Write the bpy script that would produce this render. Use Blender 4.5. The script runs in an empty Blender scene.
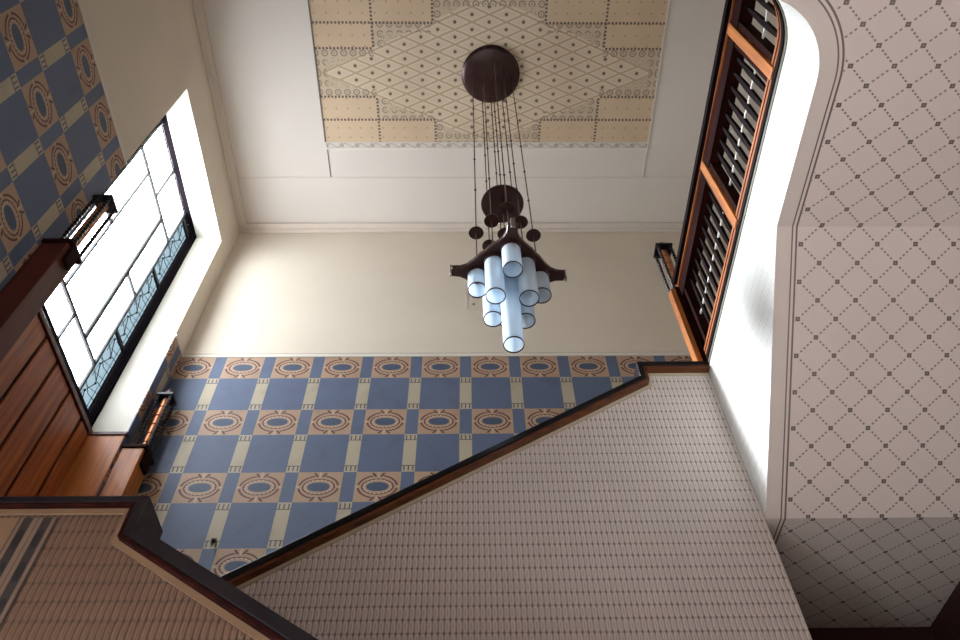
import bpy, bmesh, math, random
from mathutils import Vector, Matrix

random.seed(4)
S = bpy.context.scene
COL = S.collection
PI = math.pi

# ------------------------------------------------------------------ camera
def make_camera():
    f, pit, yaw, roll = 762.5576, math.radians(53.17661), math.radians(-1.62417), math.radians(-1.48990)
    cp, sp = math.cos(pit), math.sin(pit)
    fwd, up, right = Vector((0, cp, sp)), Vector((0, -sp, cp)), Vector((1, 0, 0))
    M = Matrix.Rotation(yaw, 3, 'Z')
    fwd, up, right = M @ fwd, M @ up, M @ right
    cr, sr = math.cos(roll), math.sin(roll)
    right, up = cr * right + sr * up, -sr * right + cr * up
    cam = bpy.data.cameras.new('camera')
    cam.sensor_width = 36.0
    cam.lens = f * 36.0 / 960.0
    cam.clip_start = 0.02
    o = bpy.data.objects.new('camera', cam)
    COL.objects.link(o)
    m = Matrix((right, up, -fwd)).transposed().to_4x4()
    o.matrix_world = m
    S.camera = o
make_camera()

# ------------------------------------------------------------------ sky, exposure, window portals
SKY_STRENGTH = 18.0
SUN = 12.0
EXPOSURE = 1.17
w = bpy.data.worlds.new('overcast_sky')
S.world = w
w.use_nodes = True
bg = w.node_tree.nodes['Background']
bg.inputs[0].default_value = (0.97, 0.98, 1.0, 1)
def sky_gradient():
    # overcast sky: brightest overhead, street and houses below the horizon
    nt = w.node_tree
    tc = nt.nodes.new('ShaderNodeTexCoord'); x = nt.nodes.new('ShaderNodeSeparateXYZ')
    nt.links.new(tc.outputs['Generated'], x.inputs[0])
    r = nt.nodes.new('ShaderNodeMapRange')
    nt.links.new(x.outputs[2], r.inputs[0])
    r.inputs[1].default_value = -0.2; r.inputs[2].default_value = 0.6
    r.inputs[3].default_value = SKY_STRENGTH * 0.50; r.inputs[4].default_value = SKY_STRENGTH * 0.88
    # sky dimmed towards one side to hold down the back wall near the window
    def rng(sock, a, b, lo, hi):
        q = nt.nodes.new('ShaderNodeMapRange'); nt.links.new(sock, q.inputs[0])
        for i, v in enumerate((a, b, lo, hi)): q.inputs[i + 1].default_value = v
        return q.outputs[0]
    side = nt.nodes.new('ShaderNodeMath'); side.operation = 'MULTIPLY'
    nt.links.new(rng(x.outputs[1], -0.15, -0.5, 0.0, 0.62), side.inputs[0])
    nt.links.new(rng(x.outputs[2], -0.2, 0.0, 0.0, 1.0), side.inputs[1])
    one = nt.nodes.new('ShaderNodeMath'); one.operation = 'SUBTRACT'; one.inputs[0].default_value = 1.0
    nt.links.new(side.outputs[0], one.inputs[1])
    mul = nt.nodes.new('ShaderNodeMath'); mul.operation = 'MULTIPLY'
    nt.links.new(r.outputs[0], mul.inputs[0]); nt.links.new(one.outputs[0], mul.inputs[1])
    nt.links.new(mul.outputs[0], bg.inputs[1])
sky_gradient()
# hazy sun low behind thin cloud, through the stair window towards the landing
sl = bpy.data.lights.new('hazy_sun', 'SUN')
sl.energy = SUN; sl.angle = math.radians(24); sl.color = (0.95, 0.98, 1.0)
so = bpy.data.objects.new('hazy_sun', sl); COL.objects.link(so)
so.rotation_euler = Vector((4.2, -1.15, -2.4)).to_track_quat('-Z', 'Y').to_euler()
S.view_settings.view_transform = 'Standard'
S.view_settings.look = 'None'
S.view_settings.gamma = 1.0
S.view_settings.use_curve_mapping = False
S.view_settings.exposure = EXPOSURE
S.cycles.max_bounces = 10
S.cycles.diffuse_bounces = 6
S.cycles.transparent_max_bounces = 16
S.cycles.sample_clamp_indirect = 6.0
S.cycles.caustics_reflective = False
S.cycles.caustics_refractive = False

def portal(name, loc, rot, sx, sy):
    l = bpy.data.lights.new(name, 'AREA')
    l.shape = 'RECTANGLE'; l.size = sx; l.size_y = sy
    l.cycles.is_portal = True
    o = bpy.data.objects.new(name, l)
    o.location = loc; o.rotation_euler = rot
    COL.objects.link(o)
portal('stair_window_daylight', (-2.93, 3.27, 5.45), (0, -PI / 2, 0), 3.0, 1.78)
portal('added_side_daylight', (-2.95, -0.1, 0.55), (0, -PI / 2, 0), 3.5, 3.0)  # guides sky light through the added side opening

# ------------------------------------------------------------------ node expressions
class E:
    nt = None
    def __init__(s, v): s.v = v
    @staticmethod
    def m(op, *a):
        n = E.nt.nodes.new('ShaderNodeMath'); n.operation = op
        for i, x in enumerate(a):
            if isinstance(x, E): x = x.v
            if isinstance(x, (int, float)): n.inputs[i].default_value = x
            else: E.nt.links.new(x, n.inputs[i])
        return E(n.outputs[0])
    def __add__(s, o): return E.m('ADD', s, o)
    __radd__ = __add__
    def __sub__(s, o): return E.m('SUBTRACT', s, o)
    def __rsub__(s, o): return E.m('SUBTRACT', o, s)
    def __mul__(s, o): return E.m('MULTIPLY', s, o)
    __rmul__ = __mul__
    def __truediv__(s, o): return E.m('DIVIDE', s, o)
    def __lt__(s, o): return E.m('LESS_THAN', s, o)
    def __gt__(s, o): return E.m('GREATER_THAN', s, o)
def frac(a): return E.m('FLOORED_MODULO', a, 1.0)
def eabs(a): return E.m('ABSOLUTE', a)
def emax(a, b): return E.m('MAXIMUM', a, b)
def emin(a, b): return E.m('MINIMUM', a, b)
def esqrt(a): return E.m('SQRT', a)
def epow(a, b): return E.m('POWER', a, b)
def esin(a): return E.m('SINE', a)
def floor_(a): return E.m('FLOOR', a)
def near(a, w): return eabs(a) < w
def inv(a): return 1.0 - a
def clamp01(a): return emin(emax(a, 0.0), 1.0)
def smooth(a, lo, hi): return clamp01((a - lo) / (hi - lo))

def srgb(r, g, b):
    f = lambda c: (c / 255.0) / 12.92 if c / 255.0 <= 0.04045 else ((c / 255.0 + 0.055) / 1.055) ** 2.4
    return (f(r), f(g), f(b), 1.0)

class Mat:
    def __init__(s, name, color, rough=0.7, metal=0.0, coat=0.0, spec=0.5):
        s.m = bpy.data.materials.new(name)
        s.m.use_nodes = True
        s.nt = s.m.node_tree
        E.nt = s.nt
        s.b = s.nt.nodes['Principled BSDF']
        s.b.inputs['Roughness'].default_value = rough
        s.b.inputs['Metallic'].default_value = metal
        s.b.inputs['Coat Weight'].default_value = coat
        s.b.inputs['Specular IOR Level'].default_value = spec
        n = s.nt.nodes.new('ShaderNodeRGB'); n.outputs[0].default_value = color
        s.c = n.outputs[0]
    def obj(s):
        n = s.nt.nodes.new('ShaderNodeTexCoord')
        x = s.nt.nodes.new('ShaderNodeSeparateXYZ')
        s.nt.links.new(n.outputs['Object'], x.inputs[0])
        s.vec = n.outputs['Object']
        return [E(x.outputs[i]) for i in range(3)]
    def uv(s):
        n = s.nt.nodes.new('ShaderNodeTexCoord')
        x = s.nt.nodes.new('ShaderNodeSeparateXYZ')
        s.nt.links.new(n.outputs['UV'], x.inputs[0])
        return [E(x.outputs[i]) for i in range(2)]
    def noise(s, scale, detail=4.0, vecscale=None):
        n = s.nt.nodes.new('ShaderNodeTexNoise')
        n.inputs['Scale'].default_value = scale
        n.inputs['Detail'].default_value = detail
        t = s.nt.nodes.new('ShaderNodeTexCoord')
        src = t.outputs['Object']
        if vecscale:
            mp = s.nt.nodes.new('ShaderNodeMapping')
            mp.inputs['Scale'].default_value = vecscale
            s.nt.links.new(src, mp.inputs[0]); src = mp.outputs[0]
        s.nt.links.new(src, n.inputs['Vector'])
        return E(n.outputs['Fac'])
    def mix(s, fac, color, mode='MIX'):
        n = s.nt.nodes.new('ShaderNodeMix'); n.data_type = 'RGBA'; n.blend_type = mode
        if isinstance(fac, E): s.nt.links.new(fac.v, n.inputs[0])
        else: n.inputs[0].default_value = fac
        s.nt.links.new(s.c, n.inputs[6])
        n.inputs[7].default_value = color
        s.c = n.outputs[2]
        return s
    def bump(s, h, strength, dist):
        n = s.nt.nodes.new('ShaderNodeBump')
        n.inputs['Strength'].default_value = strength
        n.inputs['Distance'].default_value = dist
        s.nt.links.new(h.v, n.inputs['Height'])
        s.nt.links.new(n.outputs[0], s.b.inputs['Normal'])
        return s
    def done(s):
        s.nt.links.new(s.c, s.b.inputs['Base Color'])
        return s.m

def plain(name, col, rough=0.7, vary=0.12, scale=3.0, metal=0.0, coat=0.0, dark=None, spec=0.5):
    M = Mat(name, col, rough, metal, coat, spec)
    n = M.noise(scale, 5.0)
    d = dark or tuple(c * 0.75 for c in col[:3]) + (1,)
    M.mix(smooth(n, 0.35, 0.75) * (vary * 4), d)
    return M.done()

def wood(name, col, dark, axis='Z', rough=0.45, coat=0.08, spec=0.3):
    M = Mat(name, col, rough, 0.0, coat, spec)
    sc = {'Z': (22, 22, 1.3), 'Y': (22, 1.3, 22), 'X': (1.3, 22, 22)}[axis]
    n = M.noise(1.0, 6.0, sc)
    M.mix(smooth(n, 0.35, 0.7), dark)
    n2 = M.noise(1.0, 3.0, tuple(c * 4 for c in sc))
    M.mix(smooth(n2, 0.55, 0.75) * 0.5, dark)
    return M.done()

M_plaster = plain('cream plaster', srgb(218, 206, 190), 0.85, 0.06, 1.3)
M_ceiling = plain('painted ceiling plaster', srgb(216, 207, 199), 0.85, 0.06, 1.1)
M_reveal = plain('window reveal plaster', srgb(206, 201, 190), 0.8, 0.03, 1.3)
M_cornice = plain('cornice plaster', srgb(212, 200, 188), 0.8, 0.06, 2.0)
M_line = plain('painted line', srgb(120, 108, 98), 0.8)
M_line_light = plain('pale painted line', srgb(222, 216, 206), 0.8)
M_wood = wood('varnished wood', srgb(188, 112, 50), srgb(136, 74, 32))
M_wood_y = wood('varnished rail wood', srgb(176, 98, 46), srgb(112, 54, 24), 'Y')
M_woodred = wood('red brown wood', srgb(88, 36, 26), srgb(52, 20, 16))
M_woodx = wood('moulding wood', srgb(104, 56, 24), srgb(66, 32, 16), 'X')
M_darkwood = wood('dark stained wood', srgb(44, 16, 12), srgb(24, 10, 10), 'Y', 0.6, 0.0, 0.03)
M_black = plain('black lacquered wood', srgb(20, 15, 20), 0.3, 0.1, 8.0, 0.0, 0.0, None, 0.3)
M_slat = plain('black brown slat wood', srgb(24, 15, 16), 0.6, 0.1, 8.0, spec=0.03)
M_pine = wood('panelling wood', srgb(178, 98, 48), srgb(124, 62, 30))
M_groove = plain('dark groove', srgb(26, 15, 12), 0.7)
M_bronze = plain('dark bronze', srgb(58, 34, 31), 0.3, 0.1, 14.0, 0.35)
M_copper = plain('copper tube', srgb(190, 120, 78), 0.35, 0.1, 14.0, 0.6)
M_lead = plain('lead came', srgb(28, 28, 34), 0.6, 0.1, 9.0, 0.1)
M_steel = plain('bright chain metal', srgb(150, 140, 130), 0.3, 0.1, 9.0, 0.9)
M_frame = plain('dark window frame', srgb(24, 19, 24), 0.8, 0.1, 6.0, spec=0.02)
M_olive = plain('olive painted moulding', srgb(84, 80, 66), 0.6, 0.1, 6.0)
M_floor = plain('pale stone floor', srgb(224, 218, 208), 0.6, 0.05, 1.5)
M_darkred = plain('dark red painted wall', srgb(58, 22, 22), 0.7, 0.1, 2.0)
M_border_shaded = plain('shaded plain border', srgb(112, 84, 62), 0.8, 0.06, 3.0)  # border colour darkened to carry the shade on the near parapet
M_border = plain('plain beige border', srgb(176, 160, 138), 0.8, 0.06, 3.0)

def mat_glass(name, tint, gloss):
    m = bpy.data.materials.new(name); m.use_nodes = True
    nt = m.node_tree; nt.nodes.clear()
    o = nt.nodes.new('ShaderNodeOutputMaterial')
    t = nt.nodes.new('ShaderNodeBsdfTransparent'); t.inputs[0].default_value = tint
    g = nt.nodes.new('ShaderNodeBsdfGlossy'); g.inputs['Roughness'].default_value = 0.08
    x = nt.nodes.new('ShaderNodeMixShader'); x.inputs[0].default_value = gloss
    nt.links.new(t.outputs[0], x.inputs[1]); nt.links.new(g.outputs[0], x.inputs[2])
    nt.links.new(x.outputs[0], o.inputs[0])
    return m
M_pane = mat_glass('clear pane', (0.93, 0.96, 0.98, 1), 0.05)
M_pane_blue = mat_glass('pale blue leaded pane', (0.11, 0.13, 0.14, 1), 0.03)

def mat_tube():
    m = bpy.data.materials.new('milky glass tube'); m.use_nodes = True
    nt = m.node_tree; nt.nodes.clear()
    o = nt.nodes.new('ShaderNodeOutputMaterial')
    t = nt.nodes.new('ShaderNodeBsdfTranslucent'); t.inputs[0].default_value = (0.82, 0.9, 0.97, 1)
    d = nt.nodes.new('ShaderNodeBsdfDiffuse'); d.inputs[0].default_value = (0.8, 0.88, 0.96, 1)
    p = nt.nodes.new('ShaderNodeBsdfTransparent'); p.inputs[0].default_value = (0.93, 0.97, 1, 1)
    g = nt.nodes.new('ShaderNodeBsdfGlossy'); g.inputs['Roughness'].default_value = 0.12
    a = nt.nodes.new('ShaderNodeMixShader'); a.inputs[0].default_value = 0.5
    b = nt.nodes.new('ShaderNodeMixShader'); b.inputs[0].default_value = 0.30
    c = nt.nodes.new('ShaderNodeMixShader'); c.inputs[0].default_value = 0.09
    nt.links.new(t.outputs[0], a.inputs[1]); nt.links.new(d.outputs[0], a.inputs[2])
    nt.links.new(a.outputs[0], b.inputs[1]); nt.links.new(p.outputs[0], b.inputs[2])
    nt.links.new(b.outputs[0], c.inputs[1]); nt.links.new(g.outputs[0], c.inputs[2])
    nt.links.new(c.outputs[0], o.inputs[0])
    return m
M_tube = mat_tube()

def mat_dado(name, axis, u0, period):
    """painted dado: rows of ornamented tan squares and plain blue squares divided by narrow strips"""
    M = Mat(name, srgb(88, 100, 126), 0.62)
    X = M.obj()
    u = (X[axis] - u0) / period
    v = (5.077 - X[2]) / 0.653
    fu, fv = frac(u), frac(v)
    strip = fu < 0.23
    orow = fv < 0.42
    k = period / 0.4175
    # faint crossing lines in the blue squares
    ax = (fu - 0.615) * period; az = (fv - 0.71) * 0.653
    cross = emin(eabs(ax * 1.0 - az), eabs(ax * 1.0 + az)) < 0.0025
    M.mix(cross * inv(strip) * inv(orow) * 0.25, srgb(66, 62, 84))
    # cream strips with comb ends
    cream = strip * inv(orow)
    M.mix(cream, srgb(176, 164, 142))
    comb = near(eabs(fv - 0.71) - 0.2375, 0.035)
    teeth = near(frac(fu * 13.04) - 0.5, 0.16)
    M.mix(cream * comb * teeth, srgb(92, 84, 88))
    M.mix(cream * near(eabs(fv - 0.71) - 0.198, 0.006), srgb(92, 84, 88))
    # ornament squares
    tile = inv(strip) * orow
    M.mix(tile, srgb(172, 142, 118))
    cx = (fu - 0.615) * period / k; cz = (fv - 0.21) * 0.653
    r1 = esqrt((cx / 0.105) * (cx / 0.105) + (cz / 0.066) * (cz / 0.066))
    ang = E.m('ARCTAN2', cz / 0.066, cx / 0.105)
    # pale tracery behind
    M.mix(tile * (near(cz, 0.006) + near(cx, 0.006)) * (r1 > 1.3), srgb(190, 168, 138))
    blob = epow(eabs(cx) / 0.080, 2.2) + epow(eabs(cz) / 0.041, 2.2)
    M.mix(tile * (r1 < 1.0), srgb(172, 142, 118))
    M.mix(tile * near(r1 - 1.04, 0.075), srgb(98, 56, 52))
    dots = near(frac(ang * (20 / (2 * PI))) - 0.5, 0.27)
    M.mix(tile * near(r1 - 0.94, 0.07) * dots, srgb(192, 174, 152))
    M.mix(tile * (blob < 1.0), srgb(66, 80, 104))
    # outer brackets, open at the four axes
    r2 = esqrt((cx / 0.138) * (cx / 0.138) + (cz / 0.103) * (cz / 0.103))
    op = (eabs(esin(ang)) > 0.16) * (eabs(E.m('COSINE', ang)) > 0.22)
    M.mix(tile * near(r2 - 1.0, 0.055) * op, srgb(96, 54, 52))
    fl = near(eabs(cx) - 0.022 - (eabs(cz) - 0.1) * 0.7, 0.009) * (eabs(cz) > 0.092) * (eabs(cz) < 0.128)
    M.mix(tile * fl, srgb(88, 50, 52))
    # fine pale edge on each ornament square
    M.mix(tile * ((near(fu - 0.23, 0.012) + near(fu - 1.0, 0.012))), srgb(176, 154, 126))
    n = M.noise(6.0, 5.0)
    M.mix(smooth(n, 0.5, 0.8) * 0.25, srgb(66, 58, 66))
    return M.done()
M_dado_back = mat_dado('stencilled dado back', 0, -2.149, 0.4175)
M_dado_left = mat_dado('stencilled dado left', 1, 1.045, 0.375)

CCX, CCY, CHW, CHH = 0.212, 2.477, 1.625, 0.698
def mat_ceiling_panel():
    M = Mat('stencilled ceiling panel', srgb(204, 186, 162), 0.85)
    X = M.obj()
    x = X[0] - CCX; y = X[1] - CCY
    dx, dy = eabs(x), eabs(y)
    def tan_at(a, b):
        return emax((a > 1.08) * (b > 0.232), (a > 0.52) * (b > 0.465))
    tan = tan_at(dx, dy)
    lat = (dx / 1.60 + dy / 0.72) < 1.0
    u = x / 0.316; v = y / 0.135
    a, b = u + v, u - v
    fa, fb = frac(a), frac(b)
    ea = eabs(fa - 0.5); eb = eabs(fb - 0.5)
    line = emax(ea, eb) > 0.42
    M.mix(inv(lat) * inv(tan), srgb(194, 176, 152))
    M.mix(lat * line, srgb(180, 158, 132))
    M.mix(lat * near(emax(ea, eb) - 0.38, 0.035), srgb(214, 198, 176))
    lx = ((fa - 0.5) + (fb - 0.5)) * 0.158; ly = ((fa - 0.5) - (fb - 0.5)) * 0.0675
    dot = esqrt(lx * lx + ly * ly) < 0.0165
    M.mix(lat * dot, srgb(112, 94, 86))
    # rings along the stepped blocks and at the panel's ends
    c = 0.0885
    edge = emax(emax(tan_at(dx, dy + c), tan_at(dx + c, dy)), emax(dx > (CHW - c), dy > (CHH - c)))
    ring_zone = edge * inv(tan)
    gx = frac((dx - 0.52) / c) - 0.5; gy = frac((dy - 0.232) / c) - 0.5
    gr = esqrt(gx * gx + gy * gy)
    M.mix(ring_zone * near(gr - 0.30, 0.07), srgb(146, 130, 114))
    M.mix(ring_zone * (gr < 0.09), srgb(146, 130, 114))
    # speckled transition around the lattice
    n0 = M.noise(60.0, 2.0)
    M.mix(inv(lat) * inv(tan) * inv(ring_zone) * (n0 > 0.56), srgb(174, 156, 134))
    # tan blocks with small dots
    M.mix(tan, srgb(202, 178, 150))
    tx = frac(dx / 0.11) - 0.5; ty = frac(dy / 0.10) - 0.5
    M.mix(tan * (esqrt(tx * tx + ty * ty) < 0.09), srgb(176, 146, 116))
    # beaded lines round the blocks
    bead_x = near(frac(dx / 0.034) - 0.5, 0.3); bead_y = near(frac(dy / 0.034) - 0.5, 0.3)
    h = emax(near(dy - 0.232, 0.011) * (dx > 1.08), near(dy - 0.465, 0.011) * (dx > 0.52))
    vv = emax(near(dx - 1.08, 0.011) * (dy > 0.232), near(dx - 0.52, 0.011) * (dy > 0.465))
    M.mix(h * bead_x, srgb(104, 88, 80))
    M.mix(vv * bead_y, srgb(104, 88, 80))
    n = M.noise(1.6, 5.0)
    M.mix(smooth(n, 0.45, 0.8) * 0.3, srgb(150, 118, 92))
    return M.done()
M_cpanel = mat_ceiling_panel()

def mat_frieze():
    M = Mat('stencilled frieze', srgb(204, 196, 188), 0.85)
    X = M.obj()
    x = (X[0] - CCX) / 0.155
    fx = frac(x) - 0.5
    y = (X[1] - 3.212) / 0.03
    M.mix(esqrt(fx * fx * 30.0 + y * y * 1.2) < 0.8, srgb(160, 148, 142))
    M.mix(near(y - esin(x * (2 * PI)) * 0.6, 0.25), srgb(178, 168, 160))
    return M.done()
M_frieze = mat_frieze()

EDGE_X, ARC_R, NEAR_Y = 1.456, 0.345, 0.755
def mat_soffit():
    M = Mat('stencilled soffit', srgb(216, 201, 194), 0.85)
    X = M.obj()
    u, v = M.uv()
    qx = X[0] - (EDGE_X - ARC_R); qy = (NEAR_Y + ARC_R) - X[1]
    mx, my = emax(qx, 0.0), emax(qy, 0.0)
    d = emin(emax(qx, qy), 0.0) + esqrt(mx * mx + my * my) - ARC_R
    M.mix(near(d - 0.076, 0.0035) + near(d - 0.096, 0.0045), srgb(112, 98, 92))
    field = d > 0.075
    field2 = d > 0.102
    M.mix(field, srgb(220, 204, 198))
    M.mix(near(d - 0.076, 0.0035) + near(d - 0.096, 0.0045), srgb(112, 98, 92))
    a, b = u + v, u - v
    na, nb = frac(a + 0.5) - 0.5, frac(b + 0.5) - 0.5
    # nodes: hollow squares where both are near an integer
    m = emax(eabs(na), eabs(nb))
    mu = emax(eabs(frac(u + v + 0.5) - 0.5), 0.0)
    # square aligned with the axes
    su = frac(a + 0.5) + frac(b + 0.5) - 1.0
    sv = frac(a + 0.5) - frac(b + 0.5)
    sq = emax(eabs(su), eabs(sv))
    node = (sq < 0.12) 
    M.mix(field2 * node, srgb(108, 94, 88))
    M.mix(field2 * (sq < 0.035), srgb(160, 146, 138))
    da = near(na, 0.034) * near(frac(b * 6.0) - 0.5, 0.27) * (sq > 0.15)
    db = near(nb, 0.034) * near(frac(a * 6.0) - 0.5, 0.27) * (sq > 0.15)
    M.mix(field2 * emax(da, db), srgb(142, 124, 114))
    n = M.noise(1.2, 4.0)
    M.mix(smooth(n, 0.45, 0.8) * 0.18, srgb(190, 170, 164))
    return M.done()
M_soffit = mat_soffit()

def mat_lincrusta(name, base, deep, strength=1.0, cw=0.0256, rh=0.064):
    """embossed plaited wall covering: rows of upright loops (UV in metres)"""
    M = Mat(name, base, 0.55)
    u, v = M.uv()
    cu = frac(u / cw); rv = frac(v / rh)
    col = 1.0 - eabs(cu * 2.0 - 1.0)              # 0 between loops, 1 on the loop
    row = 1.0 - eabs(rv * 2.0 - 1.0)              # 0 at the row line, 1 mid row
    loop = smooth(col, 0.05, 0.55)
    slit = near(cu - 0.5, 0.09) * smooth(row, 0.25, 0.6)
    h = loop * (0.35 + 0.65 * smooth(row, 0.0, 0.35)) - slit * 0.35
    pit = inv(smooth(col, 0.1, 0.6)) * inv(smooth(row, 0.1, 0.55))
    seam = inv(smooth(row, 0.04, 0.22))
    M.mix(clamp01(pit * 0.42 + seam * 0.34 + inv(loop) * 0.46 + slit * 0.42) * strength, deep)
    n = M.noise(2.0, 4.0)
    M.mix(smooth(n, 0.45, 0.8) * 0.2, tuple(c * 0.8 for c in base[:3]) + (1,))
    M.bump(h, 0.5, 0.006)
    return M.done()
M_linc = mat_lincrusta('grey beige plaited wall covering', srgb(208, 195, 190), srgb(114, 101, 99))
M_linc_shaded = mat_lincrusta('shaded plaited wall covering', srgb(100, 74, 58), srgb(54, 38, 30), 1.0, 0.0188, 0.056)  # same covering, shade on the near parapet put into its colour
M_linc_lit = mat_lincrusta('lit plaited wall covering', srgb(228, 226, 222), srgb(196, 194, 190), 0.7)  # same covering, window light on the landing face put into its colour

def mat_band():
    M = Mat('striped border band', srgb(104, 82, 68), 0.6)
    u, v = M.uv()
    fu = u
    fv = frac(v / 0.11)
    stripe = near(frac(fu * 2.0) - 0.5, 0.24)
    M.mix(stripe, srgb(44, 34, 32))
    cr = esqrt((frac(fu * 2.0) - 0.5) * (frac(fu * 2.0) - 0.5) * 2.0 + (fv - 0.5) * (fv - 0.5)) 
    M.mix(cr < 0.3, srgb(20, 16, 18))
    M.mix(near(frac(fu * 2.0), 0.05) + near(fu - 1.0, 0.04) + near(fu, 0.04), srgb(52, 42, 42))
    return M.done()
M_band = mat_band()

# ------------------------------------------------------------------ mesh helpers
class MB:
    def __init__(s): s.bm = bmesh.new(); s.uvl = None
    def quad(s, *pts, uvs=None):
        vs = [s.bm.verts.new(p) for p in pts]
        f = s.bm.faces.new(vs)
        if uvs:
            l = s.bm.loops.layers.uv.verify()
            for lp, q in zip(f.loops, uvs): lp[l].uv = q
        return f
    def box(s, x0, y0, z0, x1, y1, z1):
        v = [s.bm.verts.new(p) for p in ((x0,y0,z0),(x1,y0,z0),(x1,y1,z0),(x0,y1,z0),(x0,y0,z1),(x1,y0,z1),(x1,y1,z1),(x0,y1,z1))]
        for f in ((0,3,2,1),(4,5,6,7),(0,1,5,4),(1,2,6,5),(2,3,7,6),(3,0,4,7)): s.bm.faces.new([v[i] for i in f])
        return s
    def prism(s, poly, d, uv=None):
        """polygon (list of 3-D points) extruded by vector d; uv(p) gives the UV of a point"""
        a = [s.bm.verts.new(p) for p in poly]
        b = [s.bm.verts.new(Vector(p) + Vector(d)) for p in poly]
        fs = [s.bm.faces.new(a), s.bm.faces.new(b[::-1])]
        n = len(a)
        for i in range(n): fs.append(s.bm.faces.new((a[i], b[i], b[(i+1) % n], a[(i+1) % n])))
        if uv:
            l = s.bm.loops.layers.uv.verify()
            for f in fs:
                for lp in f.loops: lp[l].uv = uv(lp.vert.co)
        return s
    def tube(s, pts, r, n=8, cap=True):
        pts = [Vector(p) for p in pts]
        rings = []
        rr = r if isinstance(r, (list, tuple)) else [r] * len(pts)
        for i, p in enumerate(pts):
            t = (pts[min(i+1, len(pts)-1)] - pts[max(i-1, 0)]).normalized()
            a = t.cross(Vector((0, 0, 1)))
            if a.length < 1e-4: a = Vector((1, 0, 0))
            a.normalize(); b = t.cross(a)
            rings.append([s.bm.verts.new(p + (a * math.cos(2*PI*k/n) + b * math.sin(2*PI*k/n)) * rr[i]) for k in range(n)])
        for i in range(len(rings)-1):
            for k in range(n):
                s.bm.faces.new((rings[i][k], rings[i][(k+1)%n], rings[i+1][(k+1)%n], rings[i+1][k]))
        if cap:
            s.bm.faces.new(rings[0]); s.bm.faces.new(rings[-1])
        return s
    def lathe(s, prof, c=(0,0,0), n=32, close=False):
        """profile of (radius, z) turned round the vertical through c"""
        rings = []
        for r, z in prof:
            if r < 1e-6: rings.append([s.bm.verts.new((c[0], c[1], c[2]+z))])
            else: rings.append([s.bm.verts.new((c[0]+r*math.cos(2*PI*k/n), c[1]+r*math.sin(2*PI*k/n), c[2]+z)) for k in range(n)])
        seq = list(range(len(rings)-1))
        pairs = [(i, i+1) for i in seq] + ([(len(rings)-1, 0)] if close else [])
        for i, j in pairs:
            A, B = rings[i], rings[j]
            for k in range(n):
                q = [A[k % len(A)], A[(k+1) % len(A)], B[(k+1) % len(B)], B[k % len(B)]]
                u = []
                for v in q:
                    if v not in u: u.append(v)
                if len(u) >= 3: s.bm.faces.new(u)
        return s
    def build(s, name, mat, parent=None, smooth=False, bevel=0.0):
        bmesh.ops.recalc_face_normals(s.bm, faces=s.bm.faces[:])
        if parent is not None:
            off = parent.get('_org')
            if off is not None:
                bmesh.ops.translate(s.bm, verts=s.bm.verts[:], vec=-Vector(off))
        me = bpy.data.meshes.new(name)
        s.bm.to_mesh(me); s.bm.free()
        me.materials.append(mat)
        if smooth:
            for p in me.polygons: p.use_smooth = True
            me.set_sharp_from_angle(angle=math.radians(40))
        o = bpy.data.objects.new(name, me)
        COL.objects.link(o)
        if parent is not None:
            o.parent = parent
            if parent.get('_org') is not None: o['_org'] = parent['_org']
        if bevel:
            b = o.modifiers.new('bevel', 'BEVEL'); b.width = bevel; b.segments = 2
        return o

def box(name, mat, x0, y0, z0, x1, y1, z1, parent=None, bevel=0.0):
    return MB().box(x0, y0, z0, x1, y1, z1).build(name, mat, parent, False, bevel)

def thing(name, label, cat, loc, group=None):
    o = bpy.data.objects.new(name, None)
    o.empty_display_size = 0.1
    COL.objects.link(o)
    o.location = loc
    o['_org'] = list(loc)
    o['label'] = label; o['category'] = cat
    if group: o['group'] = group
    return o
def structure(o, label=None):
    o['kind'] = 'structure'
    if label: o['label'] = label
    return o
def dup(root, loc, label):
    r = root.copy(); COL.objects.link(r); r.location = loc; r['label'] = label
    for ch in root.children:
        c = ch.copy(); COL.objects.link(c); c.parent = r
        for g in ch.children:
            d = g.copy(); COL.objects.link(d); d.parent = c
    return r

# ------------------------------------------------------------------ room shell
XL, D, H, FZ, UZ = -2.45, 4.2, 7.25, -1.5, 3.35
D2, D3 = 3.0, 1.8
XR, XF, YN = 2.62, 4.0, -2.6

structure(box('floor', M_floor, -3.0, -2.9, FZ - 0.15, 4.2, 4.5, FZ))
structure(box('added_dark_sheet', plain('dark bounce absorber', srgb(48, 34, 28), 0.6), 0.6, 1.2, FZ, XR, 4.19, FZ + 0.01))  # unseen dark sheet added to cut floor bounce into the recess
structure(box('ceiling', M_ceiling, -3.0, -2.9, H, 4.2, 4.5, H + 0.15))
structure(box('wall_back', M_plaster, -3.0, D, FZ, 4.2, D + 0.25, H))
structure(box('wall_upper_right', M_plaster, XF, -2.9, UZ - 0.25, XF + 0.2, D + 0.25, H))
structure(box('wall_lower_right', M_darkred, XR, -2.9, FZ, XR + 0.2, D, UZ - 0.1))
structure(box('wall_front', M_plaster, -3.0, YN - 0.2, FZ, 4.2, YN, H))

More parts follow.
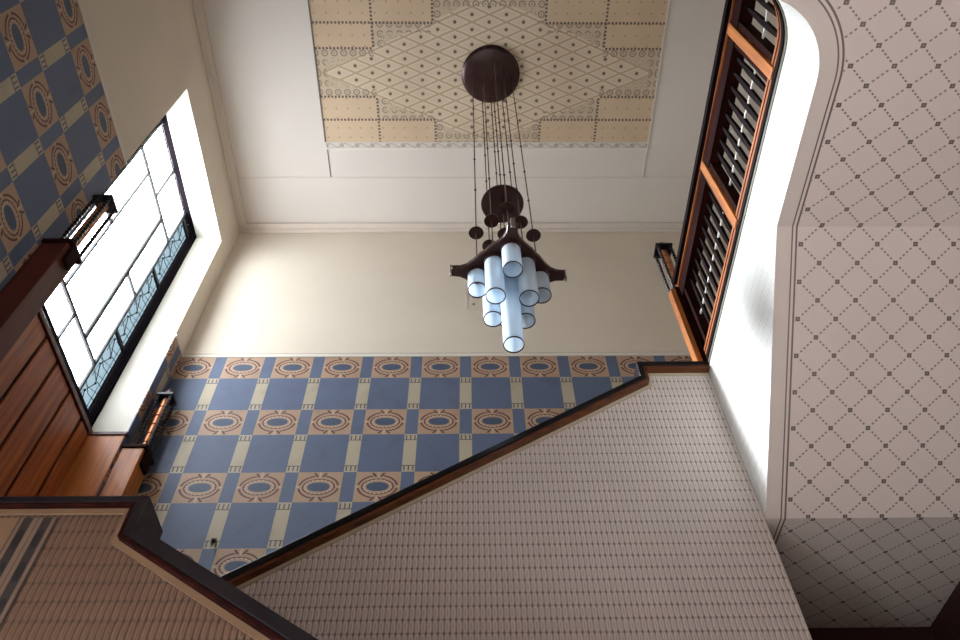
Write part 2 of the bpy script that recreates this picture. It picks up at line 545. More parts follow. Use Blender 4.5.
# left wall: inner skin with a splayed window recess, outer skin holding the frame
Y0, Y1, Z0, Z1 = 2.40, 3.955, 0.6, 6.61          # opening on the room face
y0, y1, z1 = 2.36, 4.00, 6.765                   # same at the frame
XI, XO = -2.75, -2.92
m = MB()
YA, YB = YN - 0.3, D + 0.05
SY0, SY1, SZ0, SZ1 = -1.5, 1.3, -1.15, 2.25      # unseen opening added to light the lower surfaces
for x, e in ((XL, Y0), (XI, y0)):
    m.quad((x, YA, FZ), (x, SY0, FZ), (x, SY0, H), (x, YA, H))
    m.quad((x, SY1, FZ), (x, e, FZ), (x, e, H), (x, SY1, H))
    m.quad((x, SY0, FZ), (x, SY1, FZ), (x, SY1, SZ0), (x, SY0, SZ0))
    m.quad((x, SY0, SZ1), (x, SY1, SZ1), (x, SY1, H), (x, SY0, H))
for a, b in (((SY0, SZ0), (SY1, SZ0)), ((SY1, SZ0), (SY1, SZ1)), ((SY1, SZ1), (SY0, SZ1)), ((SY0, SZ1), (SY0, SZ0))):
    m.quad((XL, a[0], a[1]), (XL, b[0], b[1]), (XI, b[0], b[1]), (XI, a[0], a[1]))
m.quad((XL, Y1, FZ), (XL, YB, FZ), (XL, YB, H), (XL, Y1, H))
m.quad((XL, Y0, Z1), (XL, Y1, Z1), (XL, Y1, H), (XL, Y0, H))
m.quad((XL, Y0, FZ), (XL, Y1, FZ), (XL, Y1, Z0), (XL, Y0, Z0))
m.quad((XI, y1, FZ), (XI, YB, FZ), (XI, YB, H), (XI, y1, H))
m.quad((XI, y0, z1), (XI, y1, z1), (XI, y1, H), (XI, y0, H))
m.quad((XI, y0, FZ), (XI, y1, FZ), (XI, y1, Z0), (XI, y0, Z0))
structure(m.build('wall_left', M_plaster))
m = MB()
m.quad((XL, Y0, Z1), (XL, Y1, Z1), (XI, y1, z1), (XI, y0, z1))
m.quad((XL, Y1, Z1), (XI, y1, z1), (XI, y1, Z0), (XL, Y1, Z0))
m.quad((XL, Y0, Z1), (XI, y0, z1), (XI, y0, Z0), (XL, Y0, Z0))
m.quad((XL, Y0, Z0), (XL, Y1, Z0), (XI, y1, Z0), (XI, y0, Z0))
structure(m.build('trim_window_reveal', M_reveal))
m = MB()
WY0, WY1, WZ0, WZ1 = 2.375, 4.15, 3.98, 6.95
m.box(XO, YA, FZ, XI, SY0, H); m.box(XO, SY1, FZ, XI, WY0, H); m.box(XO, SY0, FZ, XI, SY1, SZ0); m.box(XO, SY0, SZ1, XI, SY1, H); m.box(XO, WY1, FZ, XI, YB, H)
m.box(XO, WY0, FZ, XI, WY1, WZ0); m.box(XO, WY0, WZ1, XI, WY1, H)
structure(m.build('wall_left_outer', M_plaster))

m = MB()
for a in ((SY0, SZ0, SY1, SZ0 + 0.06), (SY0, SZ1 - 0.06, SY1, SZ1), (SY0, SZ0, SY0 + 0.06, SZ1), (SY1 - 0.06, SZ0, SY1, SZ1), (-0.13, SZ0, -0.07, SZ1)):
    m.box(-2.85, a[0], a[1], -2.78, a[2], a[3])
f = structure(m.build('added_side_window', M_frame))  # out of view, added as a light source for the lower surfaces
box('window_pane', M_pane, -2.82, SY0 + 0.02, SZ0 + 0.02, -2.815, SY1 - 0.02, SZ1 - 0.02, f)
# the stair window
IY0, IY1, IZ0, IZ1 = 2.555, 3.97, 4.085, 6.80
GX = -2.82
m = MB()
m.box(-2.835, WY0, WZ0, -2.752, WY1, IZ0); m.box(-2.835, WY0, IZ1, -2.752, WY1, WZ1)
m.box(-2.835, WY0, IZ0, -2.752, IY0, IZ1); m.box(-2.835, IY1, IZ0, -2.752, WY1, IZ1)
win = structure(m.build('window_1', M_frame))
def bar_y(mb, z, ya, yb, w=0.018, d=0.02):
    w *= 1.5
    mb.box(GX - d/2, ya, z - w/2, GX + d/2, yb, z + w/2)
def bar_z(mb, y, za, zb, w=0.018, d=0.02):
    w *= 1.5
    mb.box(GX - d/2, y - w/2, za, GX + d/2, y + w/2, zb)
ZT, ZB, ZM = 6.25, 4.46, 5.355
m = MB()
bar_y(m, ZT, IY0, 3.745, 0.022); bar_y(m, ZB, IY0, 3.745, 0.022)
bar_z(m, 3.495, ZB, ZT, 0.026); bar_z(m, 3.03, ZB, ZT, 0.012)
bar_z(m, 3.745, IZ0, IZ1, 0.016); bar_z(m, 2.78, IZ0, IZ1, 0.016)
bar_y(m, ZM, 3.495, 3.745, 0.018); bar_y(m, ZM, 2.78, 3.03, 0.018)
bar_z(m, 3.27, ZT, IZ1, 0.014); bar_z(m, 3.27, IZ0, ZB, 0.012)
for z in (5.805, 4.90, 6.705):
    bar_y(m, z, 3.745, IY1, 0.022); bar_y(m, z, IY0, 2.78, 0.022)
m.build('glazing_bar', M_lead, win)
def lead_strip(ya, yb):
    m = MB()
    z = IZ0
    seg = 0.151
    k = 0
    while z < IZ1 - 0.02:
        zz = min(z + seg, IZ1)
        ym = (ya + yb) / 2
        a = ym - 0.035 if k % 2 else ym + 0.035
        b = ym + 0.035 if k % 2 else ym - 0.035
        m.tube([(GX, a - 0.02, z), (GX, b - 0.02, zz)], 0.0038, 5)
        m.tube([(GX, ya, z + 0.07), (GX, ym, z + 0.02), (GX, yb, z + 0.055)], 0.0028, 5)
        m.tube([(GX, ya, z + 0.02), (GX, yb, z + 0.13)], 0.0022, 5)
        if k % 2 == 0: m.tube([(GX, ya + 0.045, z), (GX, ya + 0.045, zz)], 0.0025, 5)
        m.tube([(GX, yb - 0.05, z), (GX, yb - 0.05, zz)], 0.0025, 5)
        m.lathe([(0, -0.011), (0.011, 0), (0, 0.011)], (GX, b - 0.02, zz), 8)
        z = zz; k += 1
    m.build('leaded_tracery', M_lead, win)
lead_strip(3.745, IY1); lead_strip(IY0, 2.78)
cols = [(2.78, 3.03), (3.03, 3.495), (3.495, 3.745)]
panes = [(2.78, 3.27, IZ0, ZB), (3.27, 3.745, IZ0, ZB), (2.78, 3.27, ZT, IZ1), (3.27, 3.745, ZT, IZ1), (3.03, 3.495, ZB, ZT),
         (2.78, 3.03, ZB, ZM), (2.78, 3.03, ZM, ZT), (3.495, 3.745, ZB, ZM), (3.495, 3.745, ZM, ZT)]
for a, b, c, d in panes: box('window_pane', M_pane, GX - 0.003, a + 0.004, c + 0.004, GX + 0.003, b - 0.004, d - 0.004, win)
for a, b in ((IY0, 2.78), (3.745, IY1)):
    o = box('leaded_pane', M_pane_blue, GX - 0.003, a + 0.004, IZ0 + 0.004, GX + 0.003, b - 0.004, IZ1 - 0.004, win)
    o['label'] = 'pale blue leaded glass strip'

# painted dado on back and left wall with a pale top edge
DT = 5.077
structure(box('wall_back_dado', M_dado_back, XL, D - 0.008, 0.3, 3.4, D, DT))
structure(box('trim_back_dado', M_line_light, XL, D - 0.014, DT, 3.4, D, DT + 0.03))
structure(box('trim_back_line', M_cornice, XL, D - 0.004, DT + 0.055, 3.4, D, DT + 0.063))
m = MB(); m.box(XL, YN, 0.3, XL + 0.008, Y0, DT); m.box(XL, Y1, 0.3, XL + 0.008, D - 0.008, DT)
structure(m.build('wall_left_dado', M_dado_left))
m = MB(); m.box(XL, YN, DT, XL + 0.014, Y0, DT + 0.025); m.box(XL, Y1, DT, XL + 0.014, D - 0.014, DT + 0.025)
structure(m.build('trim_left_dado', M_line_light))

# ceiling decoration: flat cornice, stencilled panel, frieze and thin lines
m = MB()
m.box(XL, 4.10, H - 0.035, 4.0, D, H); m.box(XL, 0.4, H - 0.035, XL + 0.085, 4.10, H)
m.box(XL, 4.155, H - 0.06, 4.0, D, H - 0.035); m.box(XL, 0.4, H - 0.06, XL + 0.04, 4.155, H - 0.035)
structure(m.build('trim_cornice', M_cornice, None, False, 0.01))
structure(box('ceiling_panel', M_cpanel, CCX - CHW, CCY - CHH, H - 0.006, CCX + CHW, CCY + CHH, H))
m = MB()
m.box(CCX - CHW - 0.012, CCY - CHH, H - 0.014, CCX - CHW, CCY + CHH, H)
m.box(CCX - CHW + 0.0, 3.262, H - 0.006, CCX - CHW + 0.009, 3.565, H)
structure(m.build('trim_ceiling_line', M_line))
m = MB()
m.box(CCX + CHW, CCY - CHH, H - 0.012, CCX + CHW + 0.014, CCY + CHH + 0.08, H)
m.box(CCX - CHW, 3.242, H - 0.010, CCX + CHW, 3.258, H)
m.box(CCX + CHW - 0.005, 3.262, H - 0.008, CCX + CHW + 0.006, 3.565, H)
structure(m.build('trim_ceiling_bead', M_line_light))
structure(box('trim_ceiling_frieze', M_frieze, CCX - CHW, CCY + CHH + 0.004, H - 0.005, CCX + CHW, 3.242, H))
structure(box('trim_ceiling_groove', M_cornice, XL + 0.09, 3.566, H - 0.006, 3.0, 3.578, H))

# stencilled square on the back wall behind the chandelier
m = MB()
for a in ((-0.01, 5.79, 0.47, 5.805), (-0.01, 6.255, 0.47, 6.27), (-0.01, 5.805, 0.005, 6.255), (0.455, 5.805, 0.47, 6.255)):
    m.box(a[0], D - 0.004, a[1], a[2], D, a[3])
sq = structure(m.build('trim_wall_square', M_cornice))
m = MB()
for k in range(4):
    for j in range(4):
        m.lathe([(0, -0.02), (0.02, 0), (0, 0.02)], (0.06 + 0.113 * k, D - 0.0, 5.86 + 0.113 * j), 4)
m.build('square_dot', plain('blue grey stencil', srgb(140, 148, 160)), sq)

# ------------------------------------------------------------------ upper landing: soffit, fascia
YK, ZS, ZL = 1.785, 3.11, 2.38
arc = [(EDGE_X - ARC_R + ARC_R * math.cos(t), NEAR_Y + ARC_R - ARC_R * math.sin(t)) for t in [i * (PI / 2) / 14 for i in range(15)]]
m = MB()
poly = [(XR, YK), (EDGE_X, YK)] + arc + [(XL, NEAR_Y), (XL, YN), (XR, YN)]
m.quad(*[(x, y, ZS) for x, y in poly], uvs=[((x - 1.488) / 0.182, (y - 0.781) / 0.166) for x, y in poly])
L = math.hypot(D2 - YK, ZS - ZL)
m.quad((EDGE_X, YK, ZS), (XR, YK, ZS), (XR, D2, ZL), (EDGE_X, D2, ZL),
       uvs=[((x - 1.574) / 0.182, (s - 0.083) / 0.177) for x, s in ((EDGE_X, 0), (XR, 0), (XR, L), (EDGE_X, L))])
pl = [(EDGE_X, D2), (XR, D2), (XR, 3.97), (EDGE_X, 3.97)]
m.quad(*[(x, y, ZL) for x, y in pl], uvs=[((x - 1.603) / 0.178, (y - 3.097) / 0.176) for x, y in pl])
o = structure(m.build('ceiling_under_landing', M_soffit))
o.data.flip_normals()
structure(box('added_light_block', M_darkred, EDGE_X - 0.03, 2.86, FZ, XR, 2.93, 1.6))  # unseen slab added to keep bounced light off the soffit behind it
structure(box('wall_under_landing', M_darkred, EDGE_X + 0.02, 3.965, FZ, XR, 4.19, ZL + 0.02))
m = MB()
m.prism([(x, y, UZ - 0.05) for x, y in [(XF, YK), (EDGE_X + 0.06, YK)] + [(EDGE_X - ARC_R + (ARC_R + 0.06) * math.cos(t), NEAR_Y + ARC_R - (ARC_R + 0.06) * math.sin(t)) for t in [i * (PI / 2) / 14 for i in range(15)]] + [(XL, NEAR_Y - 0.06), (XL, YN), (XF, YN)]], (0, 0, 0.05))
m.box(1.06, D2 + 0.12, ZL + 0.03, XR, D - 0.01, ZL + 0.2)
m.quad((EDGE_X + 0.06, YK, UZ), (XF, YK, UZ), (XF, D2 + 0.12, ZL + 0.2), (EDGE_X + 0.06, D2 + 0.12, ZL + 0.2))
m.box(XR + 0.2, YK, UZ - 0.2, XF, D - 0.01, UZ - 0.05)
structure(m.build('floor_upper_landing', M_floor))

FT = 3.49                                        # top of the whitened landing face
m = MB()
pts = [(EDGE_X, D2, ZL), (EDGE_X, YK, ZS)]
def fuv(s): return lambda z: (s, z)
m.quad((EDGE_X, D2, FT), (EDGE_X, D2, ZL), (EDGE_X, YK, ZS), (EDGE_X, YK, FT), uvs=[(0, FT), (0, ZL), (D2 - YK, ZS), (D2 - YK, FT)])
path2 = [(EDGE_X, YK)] + arc + [(XL, NEAR_Y)]
s0 = D2 - YK
for i in range(len(path2) - 1):
    a, b = path2[i], path2[i + 1]
    d = math.hypot(b[0] - a[0], b[1] - a[1])
    m.quad((a[0], a[1], FT), (a[0], a[1], ZS), (b[0], b[1], ZS), (b[0], b[1], FT), uvs=[(s0, FT), (s0, ZS), (s0 + d, ZS), (s0 + d, FT)])
    s0 += d
bmesh.ops.remove_doubles(m.bm, verts=m.bm.verts[:], dist=1e-4)
fas = structure(m.build('wall_landing_edge', M_linc_lit, None, True), 'embossed face of the upper landing, whitened as if lit')

# ------------------------------------------------------------------ stair parapets
def offset_path(path, d, sc=None):
    """offset of an open polyline in the XZ plane, to its left (upwards for a path going right)"""
    out = []
    n = len(path)
    sc = sc or [1.0] * (n - 1)
    seg = []
    for i in range(n - 1):
        t = (Vector(path[i+1]) - Vector(path[i])).normalized(); nn = Vector((-t.y, t.x))
        seg.append((Vector(path[i]) + nn * d * sc[i], t, nn))
    out.append(seg[0][0])
    for i in range(1, n - 1):
        p, t, nn = seg[i-1]; q, u, mm = seg[i]
        den = t.x * u.y - t.y * u.x
        k = ((q.x - p.x) * u.y - (q.y - p.y) * u.x) / den
        out.append(p + t * k)
    p, t, nn = seg[-1]
    out.append(Vector(path[-1]) + nn * d * sc[-1])
    return out
def band(mb, path, a, b, ya, yb, sc=None):
    A, B = offset_path(path, a, sc), offset_path(path, b, sc)
    for i in range(len(path) - 1):
        mb.prism([(A[i].x, ya, A[i].y), (A[i+1].x, ya, A[i+1].y), (B[i+1].x, ya, B[i+1].y), (B[i].x, ya, B[i].y)], (0, yb - ya, 0))
def parapet(label, path, Y, mat, wb, wm, wr, pm, pr, mmat, bmat, sc=None):
    root = thing('stair_parapet', label, 'stair parapet', (path[0][0], Y, FZ))
    uv = lambda p: (p.x, p.z)
    MB().prism([(p[0], Y, p[1]) for p in path] + [(path[-1][0], Y, FZ), (path[0][0], Y, FZ)], (0, 0.11, 0), lambda p: (p[0], p[2])).build('wall_covering', mat, root)
    m = MB(); band(m, path, -wb, 0.0, Y - 0.006, Y + 0.05); m.build('plain_border', bmat, root)
    m = MB(); band(m, path, 0.0, wm, Y - pm, Y + 0.13, sc); m.build('moulding', mmat, root, False, 0.003)
    m = MB(); band(m, path, wm, wm + wr, Y - pr, Y + 0.14, sc); m.build('handrail', M_black, root, False, 0.004)
    return root
k2 = (3.357 - 2.012) / (1.067 + 1.053)
back_path = [(XL + 0.01, 2.012 + k2 * (XL + 0.01 + 1.053)), (1.070, 3.357), (1.070, 3.462), (EDGE_X - 0.003, 3.462)]
parapet('grey plaited stair parapet with dark handrail climbing right in front of the tiled back wall', back_path, D2, M_linc, 0.02, 0.018, 0.034, 0.05, 0.056, M_woodx, M_border)
k3 = (1.371 - 1.063) / (0.978 - 0.486)
near_path = [(XL + 0.01, 1.479), (-0.985, 1.479), (-0.985, 1.366), (1.9, 1.366 - k3 * 2.885)]
pn = parapet('plaited stair parapet, browned as if in shade, in the near left corner, its handrail falling to the right', near_path, D3, M_linc_shaded, 0.018, 0.008, 0.022, 0.026, 0.029, M_darkwood, M_border_shaded, [1.0, 1.55, 1.85])
m = MB()
m.prism([(-1.30, D3 - 0.004, FZ), (-1.19, D3 - 0.004, FZ), (-1.19, D3 - 0.004, 1.45), (-1.30, D3 - 0.004, 1.45)], (0, 0.02, 0), lambda p: ((p[0] + 1.30) / 0.11, p[2]))
o = m.build('border_band', M_band, pn); o['label'] = 'dark striped upright border band'
o = box('plain_panel', M_border_shaded, XL + 0.02, D3 - 0.003, FZ, -1.30, D3 + 0.02, 1.45, pn)

# landing and flights behind the parapets
m = MB()
m.box(XL, D3 + 0.12, 0.42, -0.98, D2 + 0.05, 0.6)
m.box(XL, D2 + 0.12, 0.42, -1.9, D - 0.01, 0.75)
m.prism([(-1.9, D2 + 0.12, 0.75), (1.06, D2 + 0.12, 2.58), (1.06, D2 + 0.12, 2.40), (-1.9, D2 + 0.12, 0.5)], (0, D - 0.01 - D2 - 0.12, 0))
m.prism([(-0.98, D3 + 0.12, 0.6), (-0.98, D3 + 0.12, 0.42), (1.9, D3 + 0.12, FZ - 0.02), (2.1, D3 + 0.12, FZ)], (0, D2 - D3 - 0.13, 0))
structure(m.build('floor_half_landing', M_floor))
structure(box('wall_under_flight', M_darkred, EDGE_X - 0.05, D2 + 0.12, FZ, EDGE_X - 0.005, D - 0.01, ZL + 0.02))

# ------------------------------------------------------------------ wooden panelling in the window recess
m = MB()
m.box(XI + 0.002, 2.37, 0.61, XI + 0.012, 3.995, 3.935)
root = structure(m.build('trim_panelling', M_groove))
ys = [2.37, 2.58, 2.83, 3.066, 3.28, 3.54, 3.80, 3.99]
m = MB()
for a, b in zip(ys[:-1], ys[1:]): m.box(XI + 0.012, a + 0.015, 0.62, XI + 0.03, b - 0.015, 3.93)
m.build('panelling_board', M_pine, root, False, 0.004)
box('panelling_top', M_woodred, XI + 0.002, 2.37, 3.935, XI + 0.045, 3.99, 3.975, root, 0.004)
m = MB()
m.box(XI + 0.03, 3.945, 0.61, XL + 0.004, 3.985, 3.91)
structure(m.build('trim_jamb_panelling', M_wood, None, False, 0.004))
structure(box('trim_jamb_cap', M_woodred, XI + 0.03, 3.935, 3.91, XL + 0.012, 3.99, 3.94, None, 0.004))

# ------------------------------------------------------------------ wooden posts on either side of the window
def post(label, x0, yy0, x1, yy1, zt, zb=0.6):
    r = thing('wooden_post', label, 'post', ((x0 + x1) / 2, (yy0 + yy1) / 2, zb))
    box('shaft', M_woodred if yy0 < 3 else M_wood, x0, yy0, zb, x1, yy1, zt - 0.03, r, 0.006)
    box('capital', M_darkwood, x0 - 0.0, yy0 - 0.012, zt - 0.03, x1 + 0.02, yy1 + 0.012, zt, r, 0.004)
    m = MB()
    m.box(x1, yy0 + 0.03, zt - 0.16, x1 + 0.022, yy1 - 0.03, zt - 0.03)
    m.build('bracket', M_darkwood, r, False, 0.004)
    return r
post('dark red-brown wooden post at the near left side of the bright window', XL + 0.009, 2.285, -2.285, 2.425, 3.84)
post('light brown wooden post in the corner between window and tiled back wall', XL + 0.009, 3.968, -2.285, 4.14, 3.84)

# ------------------------------------------------------------------ lanterns (caged uprights with a tube inside)
def lantern(loc, label):
    r = thing('caged_lantern', label, 'lantern', loc, 'caged post lanterns')
    x, y, z = loc
    hw, hh = 0.047, 0.60
    box('base_plate', M_black, x - hw - 0.014, y - hw - 0.014, z, x + hw + 0.014, y + hw + 0.014, z + 0.02, r, 0.003)
    for sx in (-1, 1):
        for sy in (-1, 1):
            m = MB()
            n = 30
            pr = [(0.0135 if i % 2 else 0.0095, 0.02 + (hh - 0.04) * i / n) for i in range(n + 1)]
            m.lathe([(0, 0.02)] + pr + [(0, hh - 0.02)], (x + sx * hw, y + sy * hw, z), 8)
            m.build('cage_bar', M_black, r)
    box('top_plate', M_black, x - hw - 0.016, y - hw - 0.016, z + hh - 0.02, x + hw + 0.016, y + hw + 0.016, z + hh + 0.004, r, 0.003)
    m = MB()
    m.lathe([(0, hh + 0.004), (0.040, hh + 0.004), (0.040, hh + 0.03), (0.034, hh + 0.06), (0.018, hh + 0.08), (0, hh + 0.085)], loc, 20)
    m.build('finial', M_bronze, r, True)
    m = MB()
    prof = [(0, 0.02)]
    for i in range(6):
        a = 0.02 + i * 0.093
        prof += [(0.030, a), (0.030, a + 0.078), (0.022, a + 0.08), (0.022, a + 0.092)]
    prof += [(0, 0.578)]
    m.lathe(prof, loc, 14)
    o = m.build('light_tube', M_copper, r, True); o['label'] = 'copper coloured ringed tube'
    return r
lan = lantern((-2.335, 2.37, 3.84), 'caged lantern on the dark post in front of the bright window')
dup(lan, (-2.342, 4.075, 3.84), 'caged lantern on the light brown post beside the tiled back wall')

# ------------------------------------------------------------------ balustrade of the upper landing
bal = thing('landing_balustrade', 'slatted dark wooden balustrade with orange-brown posts along the upper landing at right', 'balustrade', (EDGE_X, 2.0, FT))
START = 2.94
LS = START - (NEAR_Y + ARC_R)
LA = ARC_R * PI / 2
def bpos(s, off=0.0):
    """point at arc length s along the landing edge, moved off towards the landing"""
    if s <= LS: return Vector((EDGE_X + off, START - s, 0)), Vector((0, -1, 0))
    if s <= LS + LA:
        t = (s - LS) / ARC_R
        return Vector((EDGE_X - ARC_R + (ARC_R + off) * math.cos(t), NEAR_Y + ARC_R - (ARC_R + off) * math.sin(t), 0)), Vector((-math.sin(t), -math.cos(t), 0))
    q = s - LS - LA
    return Vector((EDGE_X - ARC_R - q, NEAR_Y - off, 0)), Vector((-1, 0, 0))
SEND = LS + LA + 3.5
ss = [0.0, LS] + [LS + LA * i / 12 for i in range(1, 13)] + [SEND]
def rail(name, mat, o0, o1, za, zb, sa=0.0, sb=SEND):
    m = MB()
    prev = None
    for s in [x for x in ss if sa < x < sb] and ([sa] + [x for x in ss if sa < x < sb] + [sb]):
        a, _ = bpos(s, o0); b, _ = bpos(s, o1)
        ring = [m.bm.verts.new((a.x, a.y, za)), m.bm.verts.new((b.x, b.y, za)), m.bm.verts.new((b.x, b.y, zb)), m.bm.verts.new((a.x, a.y, zb))]
        if prev:
            for i in range(4): m.bm.faces.new((prev[i], prev[(i+1)%4], ring[(i+1)%4], ring[i]))
        else: m.bm.faces.new(ring)
        prev = ring
    m.bm.faces.new(prev)
    return m.build(name, mat, bal)
rail('base_moulding', M_olive, -0.004, 0.09, FT, FT + 0.025)
rail('base_rail', M_slat, -0.010, 0.09, FT + 0.025, FT + 0.06)
rail('bottom_rail', M_wood_y, -0.004, 0.07, FT + 0.06, FT + 0.128)
rail('bottom_fillet', M_darkwood, -0.006, -0.004, FT + 0.095, FT + 0.105)
rail('panel_frame', M_darkwood, 0.004, 0.06, FT + 0.128, FT + 0.14)
TZ = 4.37
rail('top_rail', M_slat, -0.035, 0.10, TZ - 0.045, TZ)
rail('top_fillet', M_wood_y, -0.012, 0.085, TZ - 0.062, TZ - 0.045)
rail('top_frieze', M_darkwood, -0.002, 0.075, TZ - 0.17, TZ - 0.062)
rail('tie_rod', plain('pale metal rod', srgb(214, 208, 200), 0.4), 0.033, 0.042, 3.895, 3.907)
def bal_block(name, mat, s, ds, o0, o1, za, zb, bevel=0.0):
    m = MB()
    c = []
    for q, o in ((s - ds/2, o0), (s + ds/2, o0), (s + ds/2, o1), (s - ds/2, o1)):
        p, _ = bpos(max(q, 0.0), o); c.append((p.x, p.y, za))
    m.prism(c, (0, 0, zb - za))
    return m.build(name, mat, bal, False, bevel)
# end post and stiles
o = box('end_post', M_wood, 1.393, 2.955, 3.532, 1.43, 3.02, TZ - 0.07, bal, 0.005)
box('post_side', M_darkwood, 1.43, 2.955, 3.532, 1.53, 3.10, TZ - 0.045, bal, 0.004)
stiles = [0.0, 0.905, 1.72, LS + LA + 0.02, LS + LA + 0.84]
for s in stiles[1:]:
    bal_block('stile', M_wood, s, 0.06, -0.014, 0.048, FT + 0.075, TZ - 0.062, 0.004)
n = 0
for a, b in zip(stiles[:-1], stiles[1:]):
    a2, b2 = a + 0.05, b - 0.05
    for e in (a2, b2): bal_block('panel_edge', M_darkwood, e, 0.03, 0.004, 0.06, FT + 0.125, TZ - 0.17)
    k = max(4, int(round((b2 - a2) / 0.083)))
    for i in range(1, k):
        c, tg = bpos(a2 + (b2 - a2) * i / k, 0.038)
        nn = Vector((-tg.y, tg.x, 0))
        za, zb = FT + 0.135, TZ - 0.165
        m = MB(); prev = None
        for j in range(9):
            q = j / 8
            hw = 0.0075 + 0.0080 * math.sin(PI * q); hd = 0.006 + 0.004 * math.sin(PI * q)
            z = za + (zb - za) * q
            ring = [m.bm.verts.new((c + tg * a + nn * b) * 1.0 + Vector((0, 0, z))) for a, b in ((-hw, -hd), (hw, -hd), (hw, hd), (-hw, hd))]
            if prev:
                for e in range(4): m.bm.faces.new((prev[e], prev[(e+1)%4], ring[(e+1)%4], ring[e]))
            else: m.bm.faces.new(ring)
            prev = ring
        m.bm.faces.new(prev)
        m.build('slat', M_slat, bal)
dup(lan, (1.485, 3.03, TZ - 0.044), 'caged lantern at the end of the slatted balustrade at right')

# ------------------------------------------------------------------ chandelier
CX, CY = 0.244, 2.485
ch = thing('chandelier', 'large hanging chandelier with nine milky glass tubes under a dark bronze four-pointed plate', 'chandelier', (CX, CY, 3.78))
m = MB()
m.lathe([(0, H), (0.275, H), (0.278, H - 0.02), (0.262, H - 0.028), (0.262, H - 0.05), (0.24, H - 0.062), (0, H - 0.062)], (CX - 0.012, CY, 0), 48)
m.build('ceiling_rose', M_bronze, ch, True)
A = 0.092
RT = math.radians(3)
spots = [(0, 0)] + [(2*A, 0), (-2*A, 0), (0, 2*A), (0, -2*A)] + [(A, A), (A, -A), (-A, A), (-A, -A)]
def rot(p): return (CX + p[0]*math.cos(RT) - p[1]*math.sin(RT), CY + p[0]*math.sin(RT) + p[1]*math.cos(RT))
PZ = 3.78
bots = {0: 3.105, 1: 3.565, 2: 3.595, 3: 3.57, 4: 3.54, 5: 3.44, 6: 3.40, 7: 3.445, 8: 3.41}
for i, p in enumerate(spots):
    x, y = rot(p)
    zt = H - 0.06
    cap_z = 4.235
    m = MB()
    m.tube([(x, y, zt), (x, y, PZ + 0.02)], 0.0042, 6)
    cord = m.build('cord', M_bronze, ch)
    zz = zt - 0.10 - 0.13 * (i % 3)
    while zz > cap_z + 0.3:
        m = MB()
        m.lathe([(0, -0.014), (0.007, -0.007), (0.0095, 0), (0.007, 0.007), (0, 0.014)], (x, y, zz), 8)
        m.build('cord_bead', M_bronze, cord)
        zz -= 0.40 + 0.05 * ((i * 7) % 3)
    m = MB()
    m.lathe([(0, cap_z + 0.05), (0.012, cap_z + 0.045), (0.03, cap_z + 0.025), (0.047, cap_z + 0.006), (0.048, cap_z), (0.043, cap_z), (0.02, cap_z + 0.008), (0, cap_z + 0.008)], (x, y, 0), 24)
    m.build('suspension_cup', M_bronze, ch, True)
    m = MB()
    m.lathe([(0.0, PZ - 0.012), (0.060, PZ - 0.012), (0.060, PZ - 0.045), (0.0, PZ - 0.045)], (x, y, 0), 24)
    m.build('lamp_socket', M_bronze, ch, True)
    zb = bots[i]
    m = MB()
    m.lathe([(0.055, PZ - 0.04), (0.055, zb), (0.0515, zb), (0.0515, PZ - 0.045)], (x, y, 0), 32, True)
    t = m.build('glass_tube', M_tube, ch, True)
    m = MB()
    m.lathe([(0.0558, zb + 0.003), (0.0558, zb - 0.003), (0.0508, zb - 0.003), (0.0508, zb + 0.003)], (x, y, 0), 32, True)
    m.build('tube_rim', M_bronze, t, True)
    m = MB()
    bz = zb + 0.09
    m.lathe([(0, bz), (0.014, bz + 0.006), (0.022, bz + 0.03), (0.016, bz + 0.06), (0.012, bz + 0.075), (0, bz + 0.08)], (x, y, 0), 14)
    m.build('bulb', plain('opal bulb', srgb(236, 232, 224), 0.3, 0.02), t, True)
m = MB()
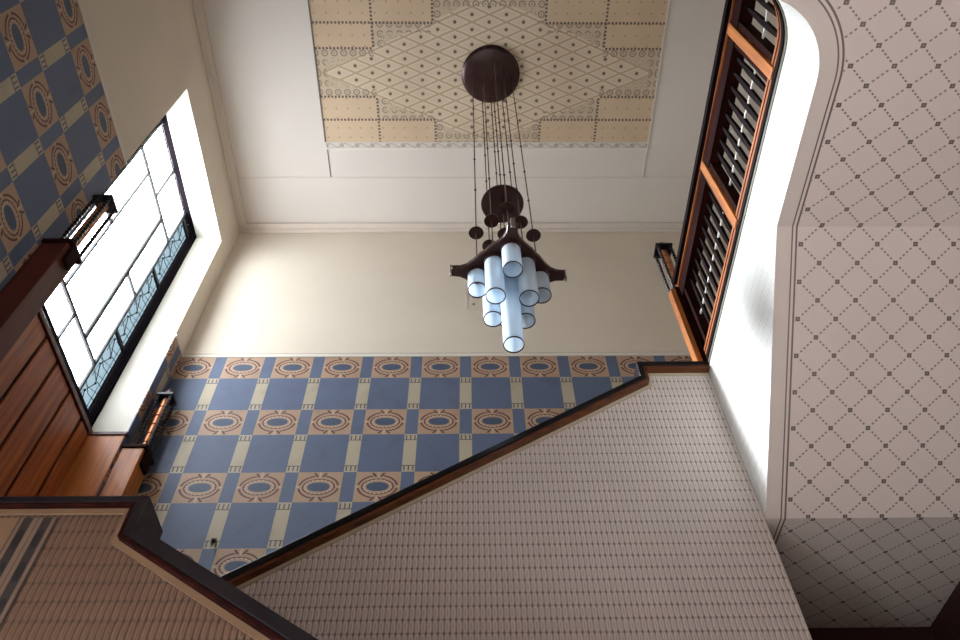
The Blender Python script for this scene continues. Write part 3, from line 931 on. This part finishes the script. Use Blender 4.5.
m.lathe([(0, 4.72), (0.02, 4.76), (0.03, 4.70), (0.142, 4.655), (0.146, 4.64), (0.13, 4.635), (0.05, 4.65), (0, 4.65)], (CX, CY, 0), 40)
m.build('middle_disc', M_bronze, ch, True)
# four-pointed plate with concave sides
prof = []
for q in range(4):
    base = q * PI / 2 + RT
    for (r, t) in ((0.335, -0.03), (0.335, 0.03)):
        pass
    e = Vector((math.cos(base), math.sin(base))); n_ = Vector((-e.y, e.x))
    e2 = n_
    prof.append(e * 0.335 - n_ * 0.030)
    prof.append(e * 0.335 + n_ * 0.030)
    prof.append(e * 0.285 + n_ * 0.033)
    prof.append(e * 0.250 + n_ * 0.048)
    prof.append(e * 0.215 + n_ * 0.080)
    prof.append(e * 0.175 + n_ * 0.128)
    prof.append((e + n_) * 0.149)
    prof.append(e * 0.128 + n_ * 0.175)
    prof.append(e * 0.080 + n_ * 0.215)
    prof.append(e * 0.048 + n_ * 0.250)
    prof.append(e * 0.033 + n_ * 0.285)
m = MB()
m.prism([(CX + p.x, CY + p.y, PZ - 0.012) for p in prof], (0, 0, 0.034))
plate = m.build('star_plate', M_bronze, ch, False, 0.005)
for q in range(4):
    base = q * PI / 2 + RT
    e = Vector((math.cos(base), math.sin(base))); n_ = Vector((-e.y, e.x))
    m = MB()
    c = [e * 0.335 - n_ * 0.013, e * 0.346 - n_ * 0.013, e * 0.346 + n_ * 0.013, e * 0.335 + n_ * 0.013]
    m.prism([(CX + p.x, CY + p.y, PZ - 0.045) for p in c], (0, 0, 0.10))
    m.build('end_plate', M_steel, ch, False, 0.003)

# small dark hook on the dado
hk = thing('wall_hook', 'tiny dark hook on a cream strip of the tiled back wall', 'hook', (-1.674, D - 0.008, 3.16))
m = MB(); m.box(-1.689, D - 0.016, 3.165, -1.659, D - 0.008, 3.195); m.build('plate', M_bronze, hk)
m = MB(); m.tube([(-1.674, D - 0.012, 3.18), (-1.674, D - 0.04, 3.165), (-1.672, D - 0.045, 3.14), (-1.67, D - 0.03, 3.13)], 0.007, 8); m.build('peg', M_bronze, hk)

for o in list(bpy.data.objects):
    if o.get('_org') is not None: del o['_org']
